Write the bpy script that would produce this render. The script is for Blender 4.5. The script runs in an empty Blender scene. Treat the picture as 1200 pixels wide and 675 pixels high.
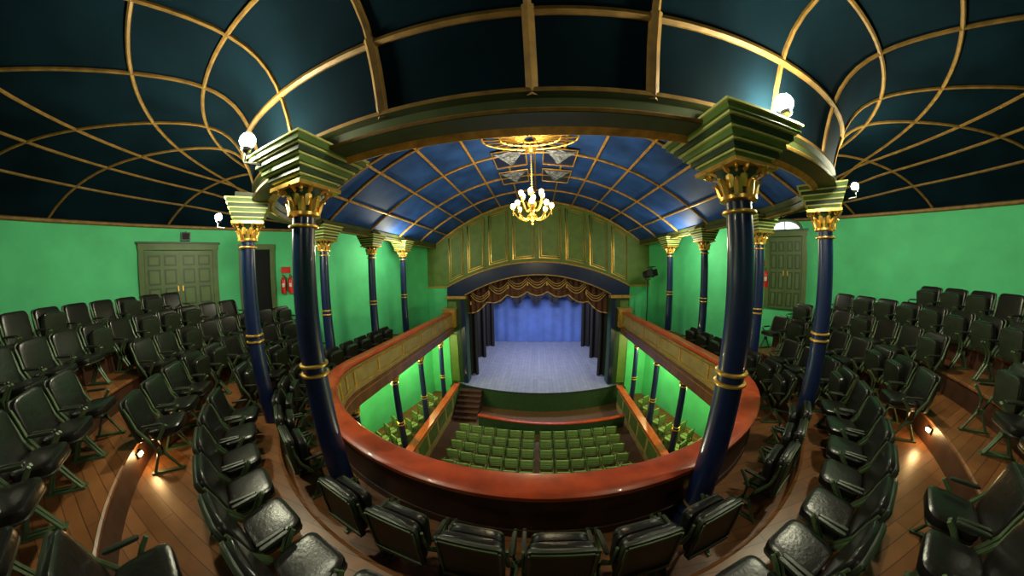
import bpy, math, random, numpy as np
from mathutils import Vector, Matrix
random.seed(4)
SC=bpy.context.scene.collection
ZS=7.0   # stalls floor becomes z=0
# ------------------------------------------------------------ materials
def mat(name,col,rough=.5,metal=0,var=.15,scale=6,bump=0.0,emit=None,es=0,spec=None,col2=None,coat=0):
    m=bpy.data.materials.new(name); m.use_nodes=True; nt=m.node_tree; b=nt.nodes['Principled BSDF']
    b.inputs['Roughness'].default_value=rough; b.inputs['Metallic'].default_value=metal
    if coat: b.inputs['Coat Weight'].default_value=coat
    if spec is not None: b.inputs['Specular IOR Level'].default_value=spec
    if emit:
        b.inputs['Emission Color'].default_value=(*emit,1); b.inputs['Emission Strength'].default_value=es
    tc=nt.nodes.new('ShaderNodeTexCoord'); nz=nt.nodes.new('ShaderNodeTexNoise'); nz.inputs['Scale'].default_value=scale; nz.inputs['Detail'].default_value=4
    nt.links.new(tc.outputs['Object'],nz.inputs['Vector'])
    r=nt.nodes.new('ShaderNodeValToRGB'); c2=col2 or tuple(c*(1-var) for c in col); c1=tuple(min(1,c*(1+var*.6)) for c in col)
    r.color_ramp.elements[0].position=.3; r.color_ramp.elements[0].color=(*c2,1); r.color_ramp.elements[1].position=.7; r.color_ramp.elements[1].color=(*c1,1)
    nt.links.new(nz.outputs['Fac'],r.inputs['Fac']); nt.links.new(r.outputs['Color'],b.inputs['Base Color'])
    if bump:
        bp=nt.nodes.new('ShaderNodeBump'); bp.inputs['Strength'].default_value=bump; bp.inputs['Distance'].default_value=.02
        nt.links.new(nz.outputs['Fac'],bp.inputs['Height']); nt.links.new(bp.outputs['Normal'],b.inputs['Normal'])
    return m
def wood(name,c1,c2,rough=.35,pl=.14,rot=0,mul=.6):
    m=bpy.data.materials.new(name); m.use_nodes=True; nt=m.node_tree; b=nt.nodes['Principled BSDF']; b.inputs['Roughness'].default_value=rough
    tc=nt.nodes.new('ShaderNodeTexCoord'); mp=nt.nodes.new('ShaderNodeMapping'); mp.inputs['Rotation'].default_value=(0,0,rot)
    br=nt.nodes.new('ShaderNodeTexBrick'); br.inputs['Scale'].default_value=1; br.inputs['Brick Width'].default_value=2.2; br.inputs['Row Height'].default_value=pl
    br.inputs['Mortar Size'].default_value=.004; br.inputs['Color1'].default_value=(*c1,1); br.inputs['Color2'].default_value=(*c2,1); br.inputs['Mortar'].default_value=(c2[0]*.3,c2[1]*.3,c2[2]*.3,1)
    nt.links.new(tc.outputs['Object'],mp.inputs['Vector']); nt.links.new(mp.outputs['Vector'],br.inputs['Vector'])
    nz=nt.nodes.new('ShaderNodeTexNoise'); nz.inputs['Scale'].default_value=3; nt.links.new(mp.outputs['Vector'],nz.inputs['Vector'])
    mx=nt.nodes.new('ShaderNodeMixRGB'); mx.blend_type='MULTIPLY'; mx.inputs[0].default_value=mul
    nt.links.new(br.outputs['Color'],mx.inputs[1]); nt.links.new(nz.outputs['Fac'],mx.inputs[2]); nt.links.new(mx.outputs[0],b.inputs['Base Color'])
    return m
M_wall=mat('green_plaster',(.085,.62,.255),.65,var=.12,scale=1.5)
M_ceil=mat('navy_ceiling',(.0030,.0115,.019),.9,var=.45,scale=.9,spec=.04)
M_vault=mat('blue_vault',(.020,.075,.29),.6,var=.5,scale=1.4,spec=.2)
M_rib=mat('aged_gold_rib',(.24,.13,.032),.5,.1,var=.35,scale=7,spec=.3)
M_gold=mat('gold_rib',(.55,.31,.06),.45,.3,var=.35,scale=9)
M_gilt=mat('gilt',(.88,.52,.11),.3,.7,var=.2,scale=12)
M_navy=mat('navy_paint',(.008,.018,.075),.32,var=.2,scale=5,coat=.2)
M_olive=mat('olive_paint',(.085,.14,.035),.5,var=.2,scale=3)
M_beam=mat('beam_olive',(.05,.065,.018),.5,var=.3,scale=3)
M_olive2=mat('gable_olive',(.12,.21,.04),.5,var=.2,scale=3)
M_dgreen=mat('dark_green_paint',(.022,.06,.022),.5,var=.2)
M_ivory=mat('ivory_trim',(.80,.80,.26),.5,var=.1)
M_red=mat('red_mahogany',(.50,.068,.018),.35,var=.3,scale=5,coat=.2)
M_dwood=mat('dark_wood_panel',(.05,.018,.009),.5,var=.4,scale=4)
M_beige=mat('ochre_parapet',(.36,.26,.08),.55,var=.25,scale=4)
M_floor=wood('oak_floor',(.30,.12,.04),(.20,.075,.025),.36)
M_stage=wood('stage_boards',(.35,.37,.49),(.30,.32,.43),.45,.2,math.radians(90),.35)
M_leather=mat('black_leather',(.0085,.008,.0075),.30,var=.3,scale=30,bump=.12)
M_shell=mat('chair_back_shell',(.018,.024,.014),.42,var=.3,scale=10)
M_iron=mat('green_iron',(.055,.09,.038),.45,.1,var=.2)
M_sg=mat('pale_green_seat',(.24,.36,.12),.5,var=.2,scale=5)
M_sgd=mat('mid_green_seat',(.10,.18,.06),.5,var=.2)
M_black=mat('black_drape',(.012,.010,.014),.8,var=.3)
M_brown=mat('brown_velvet',(.09,.025,.013),.7,var=.4,scale=8)
M_cyc=mat('blue_backdrop',(.12,.21,.60),.7,var=.2,scale=1)
M_fringe=mat('gold_fringe',(.6,.38,.13),.6,.1)
M_redp=mat('extinguisher_red',(.65,.02,.015),.3)
M_steel=mat('black_steel',(.02,.02,.02),.4,.5)
M_bulb=mat('lit_bulb',(1,.8,.5),.3,emit=(1,.74,.32),es=16)
M_bulbw=mat('lit_lamp',(1,1,.9),.3,emit=(1,1,.78),es=400)
M_glow=mat('lit_small_lamp',(1,.9,.6),.3,emit=(1,.85,.45),es=30)
M_step=mat('lit_step_lamp',(1,.7,.3),.3,emit=(1,.62,.22),es=40)
M_sky=mat('stencil_panel',(.30,.34,.40),.5,var=.8,scale=9,col2=(.04,.05,.08))
M_win=mat('daylit_glass',(.8,.9,.9),.3,emit=(.8,.95,1),es=2)
M_dark=mat('dark_void',(.004,.006,.008),.9)
M_white=mat('white_card',(.7,.68,.6),.6)
# ------------------------------------------------------------ mesh builder
class MB:
    def __init__(s): s.v=[];s.f=[];s.m=[];s.mats=[]
    def mi(s,mt):
        if mt not in s.mats: s.mats.append(mt)
        return s.mats.index(mt)
    def add(s,vs,fs,mt,M=None):
        o=len(s.v); k=s.mi(mt)
        if M is None: s.v+= [tuple(p) for p in vs]
        else: s.v+=[tuple(M@Vector(p)) for p in vs]
        s.f+=[tuple(i+o for i in f) for f in fs]; s.m+=[k]*len(fs)
    def box(s,c,d,mt,M=None,rz=0):
        x,y,z=[q/2 for q in d]; cr,sr=math.cos(rz),math.sin(rz)
        vs=[(c[0]+i*x*cr-j*y*sr,c[1]+i*x*sr+j*y*cr,c[2]+k*z) for i in(-1,1) for j in(-1,1) for k in(-1,1)]
        fs=[(0,1,3,2),(4,6,7,5),(0,4,5,1),(2,3,7,6),(0,2,6,4),(1,5,7,3)]
        s.add(vs,fs,mt,M)
    def sq(s,c,d,mt,M=None,e=.3,nu=16,nv=8):
        def p(t,e): return math.copysign(abs(t)**e,t)
        vs=[];fs=[]
        for j in range(nv+1):
            ph=-math.pi/2+math.pi*j/nv
            for i in range(nu):
                th=2*math.pi*(i+.5)/nu
                vs.append((c[0]+d[0]/2*p(math.cos(ph),e)*p(math.cos(th),e),c[1]+d[1]/2*p(math.cos(ph),e)*p(math.sin(th),e),c[2]+d[2]/2*p(math.sin(ph),e)))
        for j in range(nv):
            for i in range(nu):
                fs.append((j*nu+i,j*nu+(i+1)%nu,(j+1)*nu+(i+1)%nu,(j+1)*nu+i))
        s.add(vs,fs,mt,M)
    def tube(s,path,r,mt,n=6,M=None,sy=1):
        P=[Vector(p) for p in path]; vs=[];fs=[]
        for i,p in enumerate(P):
            t=(P[min(i+1,len(P)-1)]-P[max(i-1,0)]).normalized()
            u=t.cross(Vector((0,0,1)))
            if u.length<.05: u=t.cross(Vector((1,0,0)))
            u.normalize(); w=u.cross(t)
            rr=r[i] if isinstance(r,(list,tuple)) else r
            for k in range(n):
                a=2*math.pi*(k+.5)/n
                vs.append(p+u*math.cos(a)*rr+w*math.sin(a)*rr*sy)
        for i in range(len(P)-1):
            for k in range(n): fs.append((i*n+k,i*n+(k+1)%n,(i+1)*n+(k+1)%n,(i+1)*n+k))
        fs.append(tuple(range(n))[::-1]); fs.append(tuple((len(P)-1)*n+k for k in range(n)))
        s.add(vs,fs,mt,M)
    def lathe(s,prof,mt,n=20,M=None,flute=0):
        vs=[];fs=[]
        for r,z in prof:
            for k in range(n):
                a=2*math.pi*k/n; rr=r*(1+(flute if k%2 else -flute)); vs.append((rr*math.cos(a),rr*math.sin(a),z))
        for i in range(len(prof)-1):
            for k in range(n): fs.append((i*n+k,i*n+(k+1)%n,(i+1)*n+(k+1)%n,(i+1)*n+k))
        fs.append(tuple(range(n))[::-1]); fs.append(tuple((len(prof)-1)*n+k for k in range(n)))
        s.add(vs,fs,mt,M)
    def grid(s,rows,mt,M=None):
        n=len(rows[0]); vs=[p for r in rows for p in r]; fs=[]
        for i in range(len(rows)-1):
            for k in range(n-1): fs.append((i*n+k,i*n+k+1,(i+1)*n+k+1,(i+1)*n+k))
        s.add(vs,fs,mt,M)
    def poly(s,pts,mt,M=None): s.add(pts,[tuple(range(len(pts)))],mt,M)
    def mesh(s,name,smooth=True):
        me=bpy.data.meshes.new(name); me.from_pydata(s.v,[],s.f)
        for m in s.mats: me.materials.append(m)
        me.polygons.foreach_set('material_index',s.m)
        if smooth:
            me.polygons.foreach_set('use_smooth',[True]*len(s.f))
            try: me.set_sharp_from_angle(angle=math.radians(38))
            except Exception: pass
        me.update(); return me
    def obj(s,name,smooth=True,loc=(0,0,0),rz=0):
        return inst(name,s.mesh(name,smooth),loc,rz)
def inst(name,me,loc=(0,0,0),rz=0,sc=1):
    o=bpy.data.objects.new(name,me); o.location=loc; o.rotation_euler=(0,0,rz); o.scale=(sc,sc,sc); SC.objects.link(o); return o
def light(name,kind,loc,e,col,size=.08,rot=None,sx=None,sy=None):
    l=bpy.data.lights.new(name,kind); l.energy=e; l.color=col
    if kind=='POINT' or kind=='SPOT': l.shadow_soft_size=size
    if kind=='AREA': l.shape='RECTANGLE'; l.size=sx; l.size_y=sy
    o=bpy.data.objects.new(name,l); o.location=loc
    if rot: o.rotation_euler=rot
    SC.objects.link(o); return o
# ------------------------------------------------------------ plan curves
def U(a,b,Yc,n,o,yend,N=72,ns=16,cx=0,ka=1.0):
    pts=[]; A_=a+o*ka
    for i in range(ns): pts.append((cx-A_,yend+(Yc-yend)*i/ns))
    for i in range(N+1):
        ph=-math.pi/2+math.pi*i/N; s_,c_=math.sin(ph),math.cos(ph); e=2/n
        pts.append((cx+A_*math.copysign(abs(s_)**e,s_),Yc-(b+o)*max(c_,0)**e))
    for i in range(1,ns+1): pts.append((cx+A_,Yc+(yend-Yc)*i/ns))
    return pts
RA,RB,RY=4.5,3.07,4.9
YE=12.3
def rail(o): return U(RA,RB,RY,2.0,o,YE,cx=-.06,ka=.86 if o>.8 else 1)
def beam(o): return U(5.35,3.35,5.25,2.8,o,12.6)
WC=(0,.3); WR=9.6
a0=math.atan2(6.45,7.1)
wall=[]
NW=64
for i in range(NW+1):
    a=math.pi-a0 + (math.pi+2*a0)*i/NW
    wall.append((WR*math.cos(a),WC[1]+WR*math.sin(a)))
wallpoly=wall+[(5.7,12.6),(-5.7,12.6)]
def hit(p,d):
    best=1e9
    n=len(wallpoly)
    for i in range(n):
        ax,ay=wallpoly[i]; bx,by=wallpoly[(i+1)%n]
        ex,ey=bx-ax,by-ay; den=d[0]*ey-d[1]*ex
        if abs(den)<1e-9: continue
        t=((ax-p[0])*ey-(ay-p[1])*ex)/den; u=((ax-p[0])*d[1]-(ay-p[1])*d[0])/den
        if t>1e-3 and -1e-6<=u<=1+1e-6: best=min(best,t)
    return best
def wtop(x,y): return 1.5 if y<6.75 else 1.5+.35*(y-6.75)/5.85
# ------------------------------------------------------------ room shell
ZF=-7.0
def wallobj(name,pts):
    b=MB(); b.grid([[(x,y,ZF),(x,y,wtop(x,y)+.02)] for x,y in pts],M_wall)
    b.tube([(x*.995,y*.995,wtop(x,y)-.03) for x,y in pts],.05,M_rib,6)
    return b.obj(name)
h=NW//2; q=NW//4
wallobj('wall_left',[(-5.7,12.6)]+wall[:q+1])
wallobj('wall_back',wall[q:NW-q+1])
wallobj('wall_right',wall[NW-q:]+[(5.7,12.6)])
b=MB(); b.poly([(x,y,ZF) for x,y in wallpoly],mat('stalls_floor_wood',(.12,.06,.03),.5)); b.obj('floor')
# balcony tiers
T0=-2.8; RISE=.33; NT=6
def rowo(k): return .42+.92*k
b=MB()
dirs=[(q1[0]-p1[0],q1[1]-p1[1]) for p1,q1 in zip(rail(0),rail(.79))]
dirs=[(dx/math.hypot(dx,dy),dy/math.hypot(dx,dy)) for dx,dy in dirs]
for k in range(NT):
    oin=-.3 if k==0 else rowo(k)-.5
    z=T0+RISE*k; C=rail(oin); rows=[]
    for i,(x,y) in enumerate(C):
        if k>0 and y>5.9: continue
        t=hit((x,y),dirs[i])-.01
        if k>0 and t>50: continue
        ox,oy=x+dirs[i][0]*t,y+dirs[i][1]*t
        zl=z-(.4 if k==0 else RISE+.02)
        rows.append([(x,y,zl),(x,y,z),(ox,oy,z)]+([(ox,oy,zl),(x,y,zl)] if k==0 else []))
    if not rows: continue
    b.grid([[r[1],r[2]] for r in rows],M_floor)
    b.grid([[r[0],r[1]] for r in rows],M_dwood if k else M_floor)
    b.tube([ (r[1][0],r[1][1],r[1][2]-.015) for r in rows],.025,M_floor,6)
    if k==0: b.grid([[r[3],r[0]] for r in rows],M_olive)
    else:
        for r in (rows[0],rows[-1]): b.poly([r[0],r[1],r[2],(r[2][0],r[2][1],r[0][2])],M_dwood)
b.obj('floor_balcony',smooth=False)
# parapet
def sweep(b,curve,prof,mt):
    Cs=[curve(o) for o,z in prof]; n=len(Cs[0])
    b.grid([[(Cs[j][i][0],Cs[j][i][1],prof[j][1]) for j in range(len(prof))] for i in range(n)],mt)
b=MB(); RZ=-2.07
sweep(b,rail,[(-.33,RZ-.08),(-.35,RZ-.04),(-.31,RZ),(-.05,RZ),(-.0,RZ-.03),(-.01,RZ-.09),(-.33,RZ-.09)],M_red)
sweep(b,rail,[(-.06,RZ-.08),(-.06,T0)],M_dwood)
sweep(b,rail,[(-.06,T0+.12),(-.04,T0+.12),(-.04,T0)],M_dwood)
sweep(b,rail,[(-.26,RZ-.08),(-.26,RZ-.16),(-.28,RZ-.18),(-.26,RZ-.2),(-.26,-2.75),(-.30,-2.78),(-.30,-2.85),(-.26,-2.88)],M_beige)
sweep(b,rail,[(-.26,-2.88),(-.28,-3.22),(-.02,-3.22)],M_olive)
sweep(b,rail,[(-.29,-2.9),(-.32,-2.92),(-.29,-2.94)],M_gilt)
sweep(b,rail,[(-.265,-2.27),(-.28,-2.285),(-.265,-2.3)],M_gilt)
sweep(b,rail,[(-.265,-2.66),(-.28,-2.675),(-.265,-2.69)],M_gilt)
Ci=rail(-.27)
for i in range(2,len(Ci)-2,3):
    x,y=Ci[i]; b.box((x,y,-2.48),(.05,.05,.4),M_gilt)
for sx in (-1,1):
    b.box((sx*(RA-.15)-.06,YE-.1,-2.4),(.62,.3,.9),M_gold); b.box((sx*(RA-.15)-.06,YE-.1,-1.93),(.7,.4,.06),M_beige); b.box((sx*(RA-.15)-.06,YE-.26,-2.4),(.4,.04,.6),M_beige)
b.obj('balcony_parapet')
# ------------------------------------------------------------ ceilings
b=MB()
BO=.1; BZ=1.37
Bi=beam(BO); B1=beam(BO+1)
bd=[((q1[0]-p1[0]),(q1[1]-p1[1])) for p1,q1 in zip(Bi,B1)]
bd=[(dx/math.hypot(dx,dy),dy/math.hypot(dx,dy)) for dx,dy in bd]
def zc(o,D):
    w=min(1.0,D/4.0)
    return 1.25*w*(1-math.exp(-o/.38))*(1-math.exp(-max(D-o,0)/1.3))
Ds=[hit(p,d) for p,d in zip(Bi,bd)]
def cpt(i,o,off=0):
    x,y=Bi[i]; D=Ds[i]; o=min(o,D); f=o/D
    X,Y=x+bd[i][0]*o,y+bd[i][1]*o
    return (X,Y,BZ*(1-f)+wtop(X,Y)*f+zc(o,D)-off)
K=32
b.grid([[cpt(i,Ds[i]*(j/K)**1.8) for j in range(K+1)] for i in range(len(Bi))],M_ceil)
b.obj('ceiling')
b=MB()
nB=len(Bi); ns=16
def rib(path,r=.032,m=None): b.tube(path,r,m or M_rib,6)
def near(xt): return min(range(ns,nB-ns),key=lambda i:abs(Bi[i][0]-xt)+(0 if Bi[i][1]<5 else 9))
front=[near(x) for x in (-1.25,-.12,1.1)]
for i in front:
    P=[cpt(i,Ds[i]*(j/K)**1.8,.02) for j in range(K+1)]
    rib(P,.035); b.tube([cpt(i,.3*j/5,.03) for j in range(6)],.055,M_rib,6)
side=[near(x) for x in (-4.9,-4.4,-3.55,-2.45,2.25,3.45,4.4,4.9)]+[ns+1,ns+5,nB-ns-6,nB-ns-2]
for i in side: rib([cpt(i,Ds[i]*(j/K)**1.8,.02) for j in range(K+1)],.028)
for i in (3,8,13):
    for ii in (i,nB-1-i): rib([cpt(ii,Ds[ii]*j/8,.02) for j in range(9)],.03)
rib([cpt(i,min(.27,Ds[i]*.9),.02) for i in range(ns-2,nB-ns+2)],.04)
for o in (1.0,2.0): rib([cpt(i,min(o,Ds[i]*.9),.02) for i in range(ns-2,nB-ns+2)],.028)
for f in (.52,.68,.84): rib([cpt(i,Ds[i]*f,.02) for i in range(ns-2,nB-ns+2)],.028)
b.obj('trim_ceiling_ribs')
# inner vault
b=MB(); Bn=beam(-.15); apex=(0,5.25); ZV=1.4; CR=2.0
def vpt(i,t,off=0):
    x,y=Bn[i]
    if y>5.25: X,Y=x*(1-t),y
    else: X,Y=x*(1-t)+apex[0]*t,y*(1-t)+apex[1]*t
    return (X,Y,ZV+CR*(1-(1-t)**2)-off)
b.grid([[vpt(i,j/14) for j in range(15)] for i in range(nB)],M_vault); b.obj('ceiling_vault')
b=MB()
for i in list(range(0,ns+1,4))+list(range(nB-1,nB-ns-2,-4)): rib([vpt(i,j/14,.03) for j in range(15)],.04,M_gold)
for i in range(ns+3,nB-ns-2,6): rib([vpt(i,j/14,.03) for j in range(15)],.04,M_gold)
for t in (.12,.3,.48,.66,.84,1.0): rib([vpt(i,t,.03) for i in range(nB)],.035,M_gold)
b.obj('trim_vault_ribs')
# ceiling rosette & stencilled panels
b=MB()
def zvault(x): return ZV+CR*(1-(1-max(0,1-abs(x)/5.2))**2)
cxr,cyr=-.1,6.0
for i in range(20):
    a=2*math.pi*i/20
    b.tube([(cxr+.15*math.cos(a),cyr+.12*math.sin(a),3.22),(cxr+1.2*math.cos(a),cyr+.62*math.sin(a),zvault(1.1)-.07)],.03,M_gilt)
for R in (.35,.75,1.2):
    b.tube([(cxr+R*math.cos(2*math.pi*i/28),cyr+R*.54*math.sin(2*math.pi*i/28),3.22+(zvault(1.1)-3.29)*(R-.15)) for i in range(29)],.026,M_gilt)
b.lathe([(.02,3.12),(.1,3.16),(.16,3.22),(.22,3.28),(.22,3.34)],M_gilt,16,Matrix.Translation((cxr,6.6,0)))
b.obj('ceiling_rosette')
b=MB()
for y0,y1 in ((6.75,7.9),(8.3,9.5)):
    for sx in(-1,1):
        xi,xo=.25,1.2
        x0,x1=sx*xi,sx*xo
        b.poly([(x0,y0,zvault(x0)-.05),(x1,y0,zvault(x1)-.05),(x1,y1,zvault(x1)-.05),(x0,y1,zvault(x0)-.05)],M_navy)
        n=9
        for j in range(n):
            yy=y0+.12+(y1-y0-.24)*j/n; wv=(xo-xi)*.46*(1-j/n); xm=(x0+x1)/2
            for s2 in(-1,1):
                p=[(xm+s2*wv*t,yy+.09*math.sin(t*math.pi),zvault(xm+s2*wv*t)-.07) for t in [m/6 for m in range(7)]]
                b.tube(p,[.03,.035,.04,.04,.035,.03,.012],M_sky,5,None,.4)
        fr_=[(x0,y0),(x1,y0),(x1,y1),(x0,y1),(x0,y0)]
        b.tube([(x,y,zvault(x)-.06) for x,y in fr_],.025,M_gold,5)
b.obj('ceiling_stencil_panel')
# beam / entablature
b=MB()
sweep(b,beam,[(-.15,1.17),(-.17,1.24),(-.15,1.28),(-.18,1.38),(-.15,1.42)],M_beam)
sweep(b,beam,[(.1,1.41),(.16,1.385),(.16,1.345)],M_rib)
sweep(b,beam,[(.16,1.345),(.1,1.32),(.1,1.23),(.13,1.21),(.13,1.17),(-.15,1.17)],M_beam)
sweep(b,beam,[(.135,1.215),(.15,1.195),(.135,1.175)],M_rib)
sweep(b,beam,[(-.15,1.17),(-.19,1.15),(-.15,1.13),(-.08,1.17)],M_gold)
b.obj('beam_ring')
# ------------------------------------------------------------ columns
CT=.88
def column_mesh(zb,zt,r,block,name):
    b=MB(); H=zt-zb; cb=H-.27
    b.lathe([(r*1.7,0),(r*1.7,.08),(r*1.45,.12),(r*1.5,.2),(r*1.2,.25),(r*1.15,.28)],M_navy,24)
    b.lathe([(r*1.12,.25),(r*.92,cb)],M_navy,24)
    for zz in (.3,cb*.52,cb*.55,cb-.12): b.lathe([(r*1.0,zz-.02),(r*1.22,zz-.012),(r*1.25,zz),(r*1.22,zz+.012),(r*1.0,zz+.02)],M_gilt,24)
    b.lathe([(r*1.0,cb-.03),(r*1.35,cb-.015),(r*1.35,cb+.015),(r*1.0,cb+.03)],M_gilt,24)
    b.lathe([(r*.95,cb),(r*1.0,cb+.1),(r*1.3,cb+.17),(r*1.9,cb+.25),(r*1.9,cb+.27)],M_dgreen,16)
    for ring,(n,z0,hh,ro) in enumerate(((8,cb+.0,.15,1.55),(8,cb+.08,.18,2.1))):
        for k in range(n):
            a=2*math.pi*(k+.5*ring)/n; ca,sa=math.cos(a),math.sin(a)
            path=[];rr=[]
            for t,rad,w in ((0,1.02,.28),(.4,1.1,.34),(.75,1.3,.26),(.95,ro,.18),(.85,ro*1.1,.1)):
                path.append((ca*r*rad,sa*r*rad,z0+hh*t)); rr.append(r*w)
            b.tube(path,rr,M_gilt,6)
    for k in range(4):
        a=math.pi/4+k*math.pi/2; p=[]
        for j in range(9):
            t=j/8*1.6*math.pi; s_=r*.35*(1-j/11)
            p.append((math.cos(a)*(r*1.9+s_*math.cos(t)),math.sin(a)*(r*1.9+s_*math.cos(t)),cb+.21+s_*math.sin(t)))
        b.tube(p,r*.1,M_gilt,6)
    b.box((0,0,H-.015),(r*4.2,r*4.2,.04),M_gilt)
    if block:
        zz=H
        for i in range(5):
            w=.46+.105*i*block
            b.box((0,0,zz+.03),(w,w,.06),M_olive2 if i%2==0 else M_dgreen); b.box((0,0,zz+.062),(w+.05,w+.05,.02),M_ivory); zz+=.070
        b.box((0,0,zz+.05),(.44,.44,.12),M_beam)
    return b.mesh(name)
cm1=column_mesh(T0,CT,.125,1,'balcony_column')
cm2=column_mesh(T0,CT,.12,.5,'balcony_column_slim')
cols=[(-2.3,1.95,cm1,-.1),(1.80,1.97,cm1,.1),(-4.5,2.6,cm2,-.6),(4.35,2.8,cm2,.6)]
for sx,ys in ((-1,(5.2,7.3,9.4)),(1,(5.2,7.5,9.8))):
    for y in ys: cols.append((sx*5.35,y,cm2,0))
for x,y,m,rz in cols: inst('balcony_column',m,(x,y,T0),rz)
cl=column_mesh(-7,-3.22,.11,0,'lower_column')
for sx in(-1,1):
    for y in (4.9,7.0,9.0,11.2): inst('lower_column',cl,(sx*4.6,y,-7))
# column floodlights
def lamp(x,y,z,e,s,dirx):
    b=MB()
    b.tube([(0,0,-.05*s),(0,0,-.16*s),(-dirx*.16*s,.08*s,-.2*s)],.014,M_steel)
    b.lathe([(.02*s,-.07*s),(.045*s,-.05*s),(.05*s,-.02*s),(.03*s,.0)],M_steel,16)
    b.sq((0,0,.05*s),(.15*s,.15*s,.15*s),M_bulbw,None,1)
    b.obj('flood_lamp',loc=(x,y,z))
    light('flood_lamp_light','POINT',(x+dirx*.10,y-.08,z-.02),e,(1,.98,.66),.06)
for x,y,z,e,s in [(-2.74,1.48,1.31,105,1.1),(2.17,1.60,1.37,105,1.1),(-4.98,2.3,.98,190,.8),(5.0,2.6,1.27,190,.8)]: lamp(x,y,z,e,s,1 if x>0 else -1)
# ------------------------------------------------------------ chandelier
b=MB()
b.tube([(0,0,.45),(0,0,1.55)],.015,M_gilt)
for i in range(15): b.lathe([(.01,.5+i*.07),(.03,.52+i*.07),(.01,.54+i*.07)],M_gilt,8)
b.lathe([(.01,-.5),(.04,-.46),(.02,-.42),(.10,-.34),(.13,-.27),(.06,-.2),(.04,-.1),(.10,0),(.12,.06),(.05,.14),(.03,.3),(.07,.36),(.05,.42),(.02,.5)],M_gilt,20)
for ring,(n,R,zz,zc_) in enumerate(((8,.5,-.1,-.24),(6,.3,.22,-.02))):
    for k in range(n):
        a=2*math.pi*(k+.4*ring)/n; ca,sa=math.cos(a),math.sin(a)
        p=[(ca*R*t,sa*R*t,zc_+(.0-.14*math.sin(t*math.pi*.9))+ (zz-zc_)*t**3) for t in [i/10 for i in range(11)]]
        b.tube(p,.016,M_gilt,6)
        T=Matrix.Translation((ca*R,sa*R,zz))
        b.lathe([(.01,-.03),(.05,0),(.055,.012),(.02,.015),(.018,.05)],M_gilt,12,T)
        b.sq((0,0,.10),(.13,.13,.15),M_bulb,T,1,10,8)
        b.tube([(ca*R,sa*R,zz-.03),(ca*R,sa*R,zz-.14)],.012,M_ivory,5)
b.obj('chandelier',loc=(-.1,6.6,1.64))
light('chandelier_light','POINT',(-.1,6.6,2.0),170,(1,.86,.56),.35)
light('chandelier_light','POINT',(-.1,6.6,.9),110,(1,.82,.48),.3)
# ------------------------------------------------------------ proscenium
YP=12.6; HW=3.65
def zA(x): return -1.3+.98*(1-(x/HW)**2) if abs(x)<HW else -1.3
def zB(x): return -.85+1.2*(1-(x/4.6)**2) if abs(x)<4.6 else -.85
def zV(x): return ZV+CR*(1-(x/5.2)**2) if abs(x)<5.2 else ZV
b=MB(); xs=[-5.7+11.4*i/76 for i in range(77)]
b.grid([[(x,YP,zB(x)),(x,YP,zV(x)+.4)] for x in xs],M_olive2)
xa=[-4.6+9.2*i/60 for i in range(61)]
b.grid([[(x,YP-.12,zA(x) if abs(x)<HW else -1.3),(x,YP-.12,zB(x))] for x in xa],M_navy)
b.grid([[(x,YP-.12,zB(x)),(x,YP,zB(x))] for x in xa],M_gold)
xo=[-HW+2*HW*i/48 for i in range(49)]
b.grid([[(x,YP-.12,zA(x)),(x,YP+.5,zA(x))] for x in xo],M_navy)
b.tube([(x,YP-.13,zB(x)) for x in xa],.035,M_gold); b.tube([(x,YP-.13,zA(x)+.04) for x in xo],.025,M_gold)
for sx in(-1,1):
    b.box((sx*(HW+.475),YP+.15,-4.1),(.95,.6,5.6),M_dgreen)
    b.box((sx*(HW+.12),YP-.17,-3.9),(.2,.06,5.0),M_navy)
    b.box((sx*(HW+.68),YP-.17,-4.6),(.42,.05,2.6),M_olive2); b.box((sx*(HW+.68),YP-.17,-2.2),(.42,.05,1.2),M_olive2)
    b.box((sx*(HW+.475),YP-.1,-1.38),(1.05,.3,.14),M_gold); b.box((sx*(HW+.475),YP-.1,-6.6),(1.1,.3,.8),M_dgreen)
    b.grid([[(sx*4.6,YP,-7),(sx*4.6,YP,-.85)],[(sx*5.7,YP,-7),(sx*5.7,YP,-.85)]],M_wall)
    b.box((sx*5.15,YP-.03,-.85),(1.1,.06,.08),M_gold)
edges=[-4.6,-3.6,-2.5,-1.3,0,1.3,2.5,3.6,4.6]
for i in range(len(edges)-1):
    l,r=edges[i]+.12,edges[i+1]-.12; n=6
    for ins in (0,.1):
        top=lambda x: zV(x)-.28-ins
        bot=lambda x: zB(x)+.2+ins
        L_,R_=l+ins,r-ins
        path=[(L_+(R_-L_)*j/n,YP-.02,bot(L_+(R_-L_)*j/n)) for j in range(n+1)]+[(R_-(R_-L_)*j/n,YP-.02,top(R_-(R_-L_)*j/n)) for j in range(n+1)]
        path.append(path[0]); b.tube(path,.024 if ins==0 else .012,M_gilt,5)
b.tube([(x,YP-.06,zV(x)-.08) for x in xa],.05,M_gold)
b.obj('wall_stage')
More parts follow.
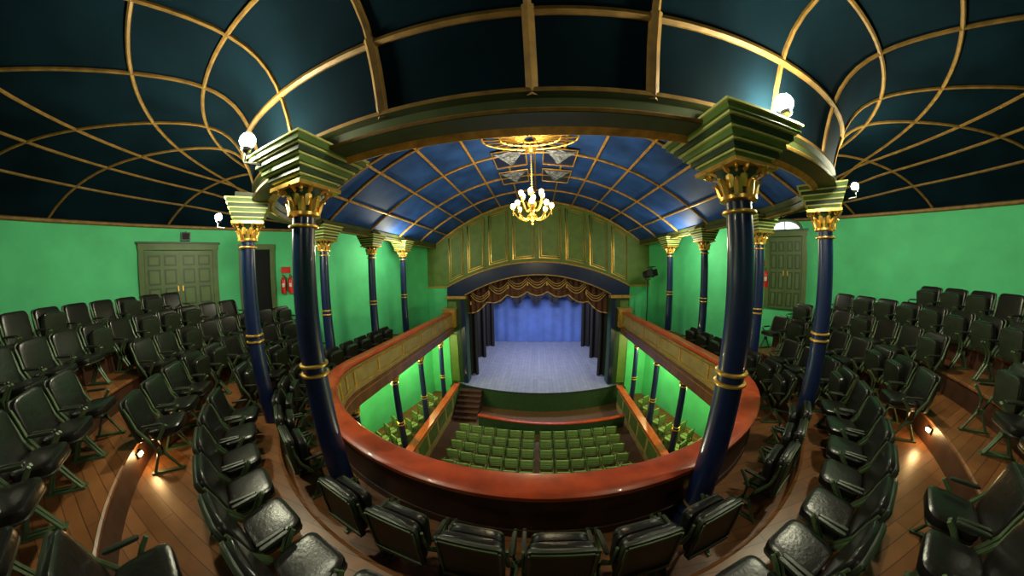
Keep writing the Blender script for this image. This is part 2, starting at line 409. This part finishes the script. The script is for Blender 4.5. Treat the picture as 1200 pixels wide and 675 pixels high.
# stage
b=MB(); N=24
fr=[(-4.3+8.6*i/N,12.35-.85*math.cos(math.pi*(i/N-.5))**.8 if 0<i<N else 12.35) for i in range(N+1)]
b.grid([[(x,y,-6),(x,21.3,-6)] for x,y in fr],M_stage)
b.grid([[(x,y,-7),(x,y,-6)] for x,y in fr],M_dgreen)
b.tube([(x,y,-6.0) for x,y in fr],.04,M_black)
b.obj('stage_floor',smooth=False)
b=MB()
b.grid([[(-6.5,12.95,-6.0),(-6.5,12.95,2)],[(-6.5,21.3,-6.0),(-6.5,21.3,2)],[(6.5,21.3,-6.0),(6.5,21.3,2)],[(6.5,12.95,-6.0),(6.5,12.95,2)]],M_black)
b.poly([(-6.5,12.95,2),(6.5,12.95,2),(6.5,21.3,2),(-6.5,21.3,2)],M_black)
for sx in(-1,1): b.poly([(sx*HW,12.95,-6),(sx*6.5,12.95,-6),(sx*6.5,12.95,2),(sx*HW,12.95,2)],M_black)
b.poly([(-HW,12.95,-.3),(HW,12.95,-.3),(HW,12.95,2),(-HW,12.95,2)],M_black)
b.poly([(-6.5,12.9,-6.01),(-6.5,21.3,-6.01),(6.5,21.3,-6.01),(6.5,12.9,-6.01)],M_black)
b.obj('wall_stage_house')
def drape(name,x0,x1,y,z0,z1,mt,folds,amp,bot=None,tb=None):
    b=MB(); n=folds*8; rows=[]
    for i in range(n+1):
        t=i/n; x=x0+(x1-x0)*t; yy=y+amp*math.sin(2*math.pi*folds*t+.6*math.sin(9*t)); zb=z0+(bot(t) if bot else 0)
        rows.append([(x,y+(yy-y)*(.4+.6*j/6),z1+(zb-z1)*j/6) for j in range(7)])
    b.grid(rows,mt)
    if tb: b.tube([r[-1] for r in rows],.03,tb,5)
    return b.obj(name)
drape('backdrop_curtain',-4.6,4.6,20.6,-5.98,1.5,M_cyc,11,.06)
for sx in(-1,1):
    drape('stage_leg_curtain',sx*6.3,sx*3.35,19.2,-5.98,1.5,M_black,7,.1)
    drape('stage_leg_curtain',sx*6.3,sx*3.5,16.6,-5.98,1.5,M_black,7,.1)
    drape('stage_leg_curtain',sx*5.0,sx*3.35,13.6,-5.98,-.3,M_black,5,.09)
drape('backdrop_shadow_drape',-5,5,19.6,-1.8,1.6,M_black,18,.08,lambda t:-.5*abs(math.sin(t*math.pi*7))-.4*abs(math.sin(t*23)),None)  # black scalloped drape stands in for the shadow across the backdrop's top
def vb(t):
    e=abs(2*t-1); return -1.15*e**2.2-.22*abs(math.sin(t*math.pi*7))
drape('swag_valance',-3.7,3.7,13.15,-1.15,-.1,M_brown,24,.06,vb,M_fringe)
b=MB()
for i in range(7):
    for dz,rr in ((0,.022),(.14,.016),(.26,.016)):
        xl=-3.5+i; p=[(xl+j/10,13.0,-.62-1.0*abs((2*(xl+.5)/7))**2.2-.34*math.sin(math.pi*j/10)+dz) for j in range(11)]
        b.tube(p,rr,M_fringe,5)
    b.lathe([(.01,-.16),(.05,-.14),(.035,-.02),(.05,0),(.01,.04)],M_fringe,10,Matrix.Translation((-3.5+i,13.0,-.68-1.0*abs(2*(-3.5+i)/7)**2.2)))
b.obj('valance_swag_trim')
# orchestra pit rail & stairs
b=MB(); n=24
pp=[(-2.6+6.5*i/n,10.0-.45*math.sin(math.pi*i/n)) for i in range(n+1)]
b.grid([[(x,y,-7),(x,y,-6.45)] for x,y in pp],M_dgreen); b.grid([[(x,y+.1,-7),(x,y+.1,-6.45)] for x,y in pp],M_dgreen)
b.tube([(x,y+.05,-6.42) for x,y in pp],.1,M_red,6,None,.5)
b.obj('orchestra_pit_rail')
b=MB()
for i in range(6):
    b.box((-3.35,11.75-.26*i-.0,-7+(6-i)*.155/2),(1.1,.27,(6-i)*.155),M_dwood); b.box((-3.35,11.74-.26*i,-7+(6-i)*.155),(1.14,.29,.03),M_dwood)
b.obj('stage_stairs',smooth=False)
for sx in(-1,1):
    b=MB(); X=sx*4.1
    b.box((X,8.3,-6.42),(.12,6.9,1.16),M_beige); b.box((X,8.3,-5.8),(.3,7.0,.09),M_red)
    for y in range(7): b.box((X-sx*.065,5.3+y,-6.35),(.02,.8,.6),M_olive)
    b.obj('stalls_parapet',smooth=False)
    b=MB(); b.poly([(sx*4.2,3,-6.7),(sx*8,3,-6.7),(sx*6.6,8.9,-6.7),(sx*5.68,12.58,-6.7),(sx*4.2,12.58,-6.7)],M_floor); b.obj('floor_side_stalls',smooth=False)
    light('stalls_lamp_light','POINT',(sx*5.3,7.2,-3.8),170,(1,.95,.40),.1); light('stalls_lamp_light','POINT',(sx*5.1,10.4,-3.8),140,(1,.95,.40),.1)
    for y in (7.4,8.6,9.8,11.0,5.6):
        b=MB(); b.lathe([(.05,.0),(.09,-.03),(.06,-.06)],M_gilt,12); b.sq((0,0,-.11),(.14,.14,.14),M_glow,None,1); b.obj('ceiling_globe_lamp',loc=(sx*4.75,y+.35,-3.22))
light('stalls_lamp_light','POINT',(0,4.6,-3.9),110,(1,.93,.62),.2)
# ------------------------------------------------------------ chairs
def chair(folded,tilt,name):
    b=MB(); R=Matrix.Rotation
    TB=Matrix.Translation((0,.2 if tilt>5 else .24,.42))@R(math.radians(-tilt),4,'X')
    b.sq((0,.0,.25),(.51,.085,.50),M_leather,TB,.32,24,10)
    b.sq((0,.045,.24),(.525,.045,.52),M_shell,TB,.2,24,8)
    b.box((0,.075,.02),(.48,.02,.04),M_iron,TB); b.box((0,.072,.465),(.44,.012,.02),M_iron,TB)
    for sx in(-1,1): b.box((sx*.235,.072,.24),(.018,.014,.44),M_iron,TB)
    if folded: TSt=Matrix.Translation((0,.14,.42))@R(math.radians(-82),4,'X')
    else: TSt=Matrix.Translation((0,.14,.43))@R(math.radians(-4),4,'X')
    b.sq((0,-.2,.03),(.47,.43,.10),M_leather,TSt,.42,24,10); b.sq((0,-.2,-.02),(.45,.40,.03),M_shell,TSt,.25)
    for sx in(-1,1):
        x=sx*.275
        b.tube([(x,-.14,.015),(x,-.08,.12),(x,.0,.26),(x,.0,.42),(x,-.08,.52),(x,-.14,.58)],[.02,.018,.022,.026,.02,.018],M_iron,6)
        b.tube([(x,.2,.015),(x,.14,.12),(x,.06,.26),(x,.12,.42),(x,.22,.58),(x,.25,.72),(x,.25+.0035*tilt,.84)],[.02,.018,.022,.026,.02,.018,.014],M_iron,6)
        b.box((x,.03,.012),(.05,.42,.024),M_iron); b.box((x,.03,.26),(.03,.1,.06),M_iron)
        b.sq((x,.03,.60),(.042,.26,.03),M_shell,None,.4,12,6)
    return b.mesh(name)
ch_u=chair(True,0,'theatre_chair_upright'); ch_f=chair(True,11,'theatre_chair_folded'); ch_d=chair(False,11,'theatre_chair_open')
def place_row(off,sp,ylim,shift=0):
    P=rail(off); L=[0]
    for i in range(1,len(P)): L.append(L[-1]+math.dist(P[i],P[i-1]))
    tot=L[-1]; mid=tot/2+shift; n=int(tot/2/sp)
    out=[]
    for k in range(-n,n):
        s=mid+(k+.5)*sp
        if s<0 or s>tot: continue
        i=max(j for j in range(len(L)) if L[j]<=s); i=min(i,len(P)-2)
        t=(s-L[i])/(L[i+1]-L[i]); x=P[i][0]+(P[i+1][0]-P[i][0])*t; y=P[i][1]+(P[i+1][1]-P[i][1])*t
        tx,ty=P[i+1][0]-P[i][0],P[i+1][1]-P[i][1]; l=math.hypot(tx,ty); nx,ny=ty/l,-tx/l
        if y>ylim: continue
        out.append((x,y,math.atan2(-nx,ny)))
    return out
AIS=((-5.2,.62),(5.2,1.15))   # short radial aisles through rows 3 and 4
def in_aisle(x,y,k):
    if k not in (2,3) or abs(x)<1.5: return False
    for ax,ay in AIS:
        if ax*x<=0: continue
        l=math.hypot(ax,ay)
        if abs(x*ay-y*ax)/l<.33: return True
    return False
for k in range(NT):
    z=T0+RISE*k+.001
    for x,y,a in place_row(rowo(k)-(.03 if k==0 else 0),.64 if k==0 else .6,11.6 if k==0 else 5.6,-.06 if k==0 else 0):
        if any(math.hypot(x-c[0],y-c[1])<(.30 if c[1]>4 else .42) for c in cols): continue
        if math.hypot(x,y-.3)>9.1 or in_aisle(x,y,k): continue
        fold=(k==0) or (random.random()<.45 and not(k in(1,2) and y<2))
        me=(ch_u if y<2.6 else ch_f) if k==0 else (ch_f if fold else ch_d)
        inst('theatre_chair',me,(x,y,z),a+random.uniform(-.03,.03))
def schair():
    b=MB()
    b.sq((0,.2,.62),(.46,.05,.42),M_sg,None,.25,16,6)
    for i in range(3): b.box((0,.235,.5+.12*i),(.40,.015,.03),M_sgd)
    b.sq((0,0,.43),(.45,.40,.05),M_sg,None,.3,16,6)
    for sx in(-1,1):
        b.tube([(sx*.24,.24,0),(sx*.24,.2,.3),(sx*.24,.22,.84)],.02,M_sgd,5); b.tube([(sx*.24,-.16,0),(sx*.24,-.1,.4),(sx*.24,-.15,.6),(sx*.24,.2,.62)],.018,M_sgd,5)
    return b.mesh('stalls_chair')
sm=schair()
for r in range(8):
    y=9.25-.56*r; n=12
    for i in range(n):
        x=-2.95+.53*i+(0 if i<6 else .12); inst('stalls_chair',sm,(x,y-.3*math.sin(math.pi*(i+.5)/n),-6.999),math.pi,.9)
for sx in(-1,1):
    for i in range(11):
        for xx in (5.1,5.75):
            y=5.0+.6*i
            if xx>5.2 and y>9: continue
            inst('stalls_chair',sm,(sx*xx,y,-6.699),math.pi+sx*.5,.9)
# ------------------------------------------------------------ doors & props
def wallM(azdeg,z,inset=.03):
    a=math.radians(azdeg); d=(math.sin(a),math.cos(a))
    t=hit((0,0),d)-inset
    x,y=d[0]*t,d[1]*t; nx,ny=x-WC[0],y-WC[1]; return (x,y,z),math.atan2(-nx,ny)
ZD=T0+RISE*5
def door(az,w,h,z,leaves,name,arch=False):
    b=MB(); p,rz=wallM(az,z,.12)
    b.box((0,.02,h/2),(w,.06,h),M_olive)
    for sx in(-1,1): b.box((sx*(w/2+.07),0,h/2+.05),(.14,.12,h+.1),M_olive)
    b.box((0,0,h+.1),(w+.32,.14,.16),M_olive); b.box((0,-.02,h+.2),(w+.4,.18,.05),M_dgreen)
    lw=w/leaves
    for i in range(leaves):
        cx=-w/2+lw*(i+.5)
        b.box((cx,-.02,h/2),(lw-.02,.03,h-.03),M_olive)
        for (zz,hh) in ((h*.14,h*.2),(h*.40,h*.24),(h*.66,h*.2),(h*.87,h*.14)):
            for sx in(-.25,.25):
                c=(cx+sx*lw*.92,-.045,zz); ww=lw*.36
                b.box(c,(ww,.02,hh),M_dgreen); b.box((c[0],-.055,zz),(ww-.09,.03,hh-.09),M_olive)
    for sx in(-.06,.06): b.box((sx,-.07,h*.5),(.03,.05,.14),M_gilt)
    if arch:
        pts=[(0+.5*w*math.cos(math.pi*j/12),-.03,h+.2+.3*math.sin(math.pi*j/12)) for j in range(13)]
        b.poly(pts,M_win); b.tube(pts,.05,M_olive)
        b.box((0,-.05,h+.34),(.03,.03,.3),M_olive)
    return b.obj(name,smooth=False,loc=p,rz=rz)
door(-71.5,1.8,1.98,ZD,2,'door_1')
door(50.5,.95,2.12,ZD,2,'door_3',True)
b=MB(); b.box((0,0,1.0),(.8,.05,2.0),M_dark)
for sx in(-1,1): b.box((sx*.47,-.03,1.02),(.14,.14,2.1),M_olive)
b.box((0,-.03,2.08),(1.1,.16,.16),M_olive); b.poly([(-.4,-.04,0),(-.4,-.5,0),(-.4,-.5,2.0),(-.4,-.04,2.0)],M_dgreen)
p,rz=wallM(-58.5,ZD,.06); b.obj('door_2',smooth=False,loc=p,rz=rz)
def exting():
    b=MB()
    for dx in(-.1,.12):
        T=Matrix.Translation((dx,0,0)); b.lathe([(.02,0),(.075,.02),(.08,.05),(.08,.42),(.06,.49),(.025,.52),(.025,.56)],M_redp,16,T)
        b.box((0,0,.59),(.05,.12,.03),M_steel,T); b.tube([(.03,0,.57),(.1,0,.5),(.09,0,.2),(.08,0,.12)],.012,M_steel,5,T); b.box((0,-.081,.28),(.08,.01,.12),M_white,T)
    b.box((0,.1,.75),(.3,.02,.2),M_redp); return b.mesh('fire_extinguisher')
em=exting()
for az in (-53.2,46.3):
    p,rz=wallM(az,-.55,.15); inst('fire_extinguisher',em,p,rz)
b=MB(); b.box((0,0,0),(.24,.2,.22),M_steel); b.box((0,-.11,0),(.18,.02,.16),M_black); b.box((0,.1,.12),(.05,.15,.05),M_steel)
p,rz=wallM(-70.5,1.2,.14); b.obj('wall_speaker',loc=p,rz=rz)
b=MB()
for k in range(3):
    a=k*2*math.pi/3; b.tube([(0,0,.55),(.28*math.cos(a),.28*math.sin(a),0)],.016,M_steel)
b.tube([(0,0,.3),(0,0,2.3)],.024,M_steel); b.tube([(-.2,0,2.55),(-.2,0,2.3),(.2,0,2.3),(.2,0,2.55)],.018,M_steel)
T=Matrix.Translation((0,0,2.55))@Matrix.Rotation(math.radians(75),4,'X')
b.lathe([(.11,-.22),(.17,-.17),(.18,.13),(.22,.22),(.2,.22)],M_steel,20,T)
for sx in(-1,1): b.box((sx*.24,0,.25),(.02,.3,.24),M_steel,T)
b.box((0,.25,.25),(.4,.02,.24),M_steel,T)
b.obj('stage_spotlight',loc=(4.95,11.1,T0),rz=.6)
# step lights on the tier risers in the aisles
for (ax,ay) in AIS:
    for k in (3,):
        C=rail(rowo(k)-.5); l=math.hypot(ax,ay)
        i=min(range(len(C)),key=lambda i:abs(C[i][0]*ay-C[i][1]*ax)/l+(50 if C[i][0]*ax<=0 else 0))
        x,y=C[i]; nx,ny=-dirs[i][0],-dirs[i][1]; z=T0+RISE*k-.12; rz=math.atan2(nx,-ny)
        b=MB(); b.box((0,0,0),(.12,.02,.07),M_steel); b.sq((0,-.015,0),(.08,.03,.04),M_step); b.obj('step_light',loc=(x+nx*.02,y+ny*.02,z),rz=rz)
        light('step_light_glow','POINT',(x+nx*.1,y+ny*.1,z),6,(1,.62,.25),.03)
# ------------------------------------------------------------ stage light and added fill
light('stage_wash_light','AREA',(0,14.6,.2),430,(.82,.84,1),rot=(math.radians(22),0,0),sx=5,sy=1.2)
light('stage_back_light','AREA',(0,18.0,.6),160,(.45,.58,1),rot=(math.radians(40),0,0),sx=5,sy=.8)
light('rear_fill_light','POINT',(0,-3.5,1.6),60,(1,.95,.75),.3)  # added fill behind the camera, not a lamp of the hall
for sx in(-1,1): light('side_wall_fill','POINT',(sx*5.0,8.5,.9),115,(1,.96,.70),.15)  # added fill to brighten the side walls, no fixture stands here
# ------------------------------------------------------------ world, camera
w=bpy.data.worlds.new('world'); bpy.context.scene.world=w; w.use_nodes=True
w.node_tree.nodes['Background'].inputs[0].default_value=(.02,.03,.04,1); w.node_tree.nodes['Background'].inputs[1].default_value=.3
cam=bpy.data.cameras.new('camera'); co=bpy.data.objects.new('camera',cam); SC.objects.link(co); bpy.context.scene.camera=co
cam.type='PANO'; cam.sensor_width=36; cam.sensor_fit='HORIZONTAL'; cam.clip_start=.05; cam.clip_end=200
r=np.linspace(0,21,200); th=2*np.arctan(r/18)
A=np.stack([r,r**2,r**3,r**4],1); k=np.linalg.lstsq(A,th,rcond=None)[0]
cam.panorama_type='FISHEYE_LENS_POLYNOMIAL'; cam.fisheye_polynomial_k0=0; cam.fisheye_fov=5.2
for i in range(4): setattr(cam,'fisheye_polynomial_k%d'%(i+1),-float(k[i]))
Mx=Matrix.Rotation(math.radians(5.7),4,'Z')@Matrix.Rotation(math.radians(90-4.2),4,'X')@Matrix.Rotation(math.radians(-.9),4,'Z')
co.matrix_world=Mx
for o in SC.objects:
    if o.parent is None: o.location.z+=ZS
try: bpy.context.scene.view_settings.view_transform='Standard'
except Exception: pass
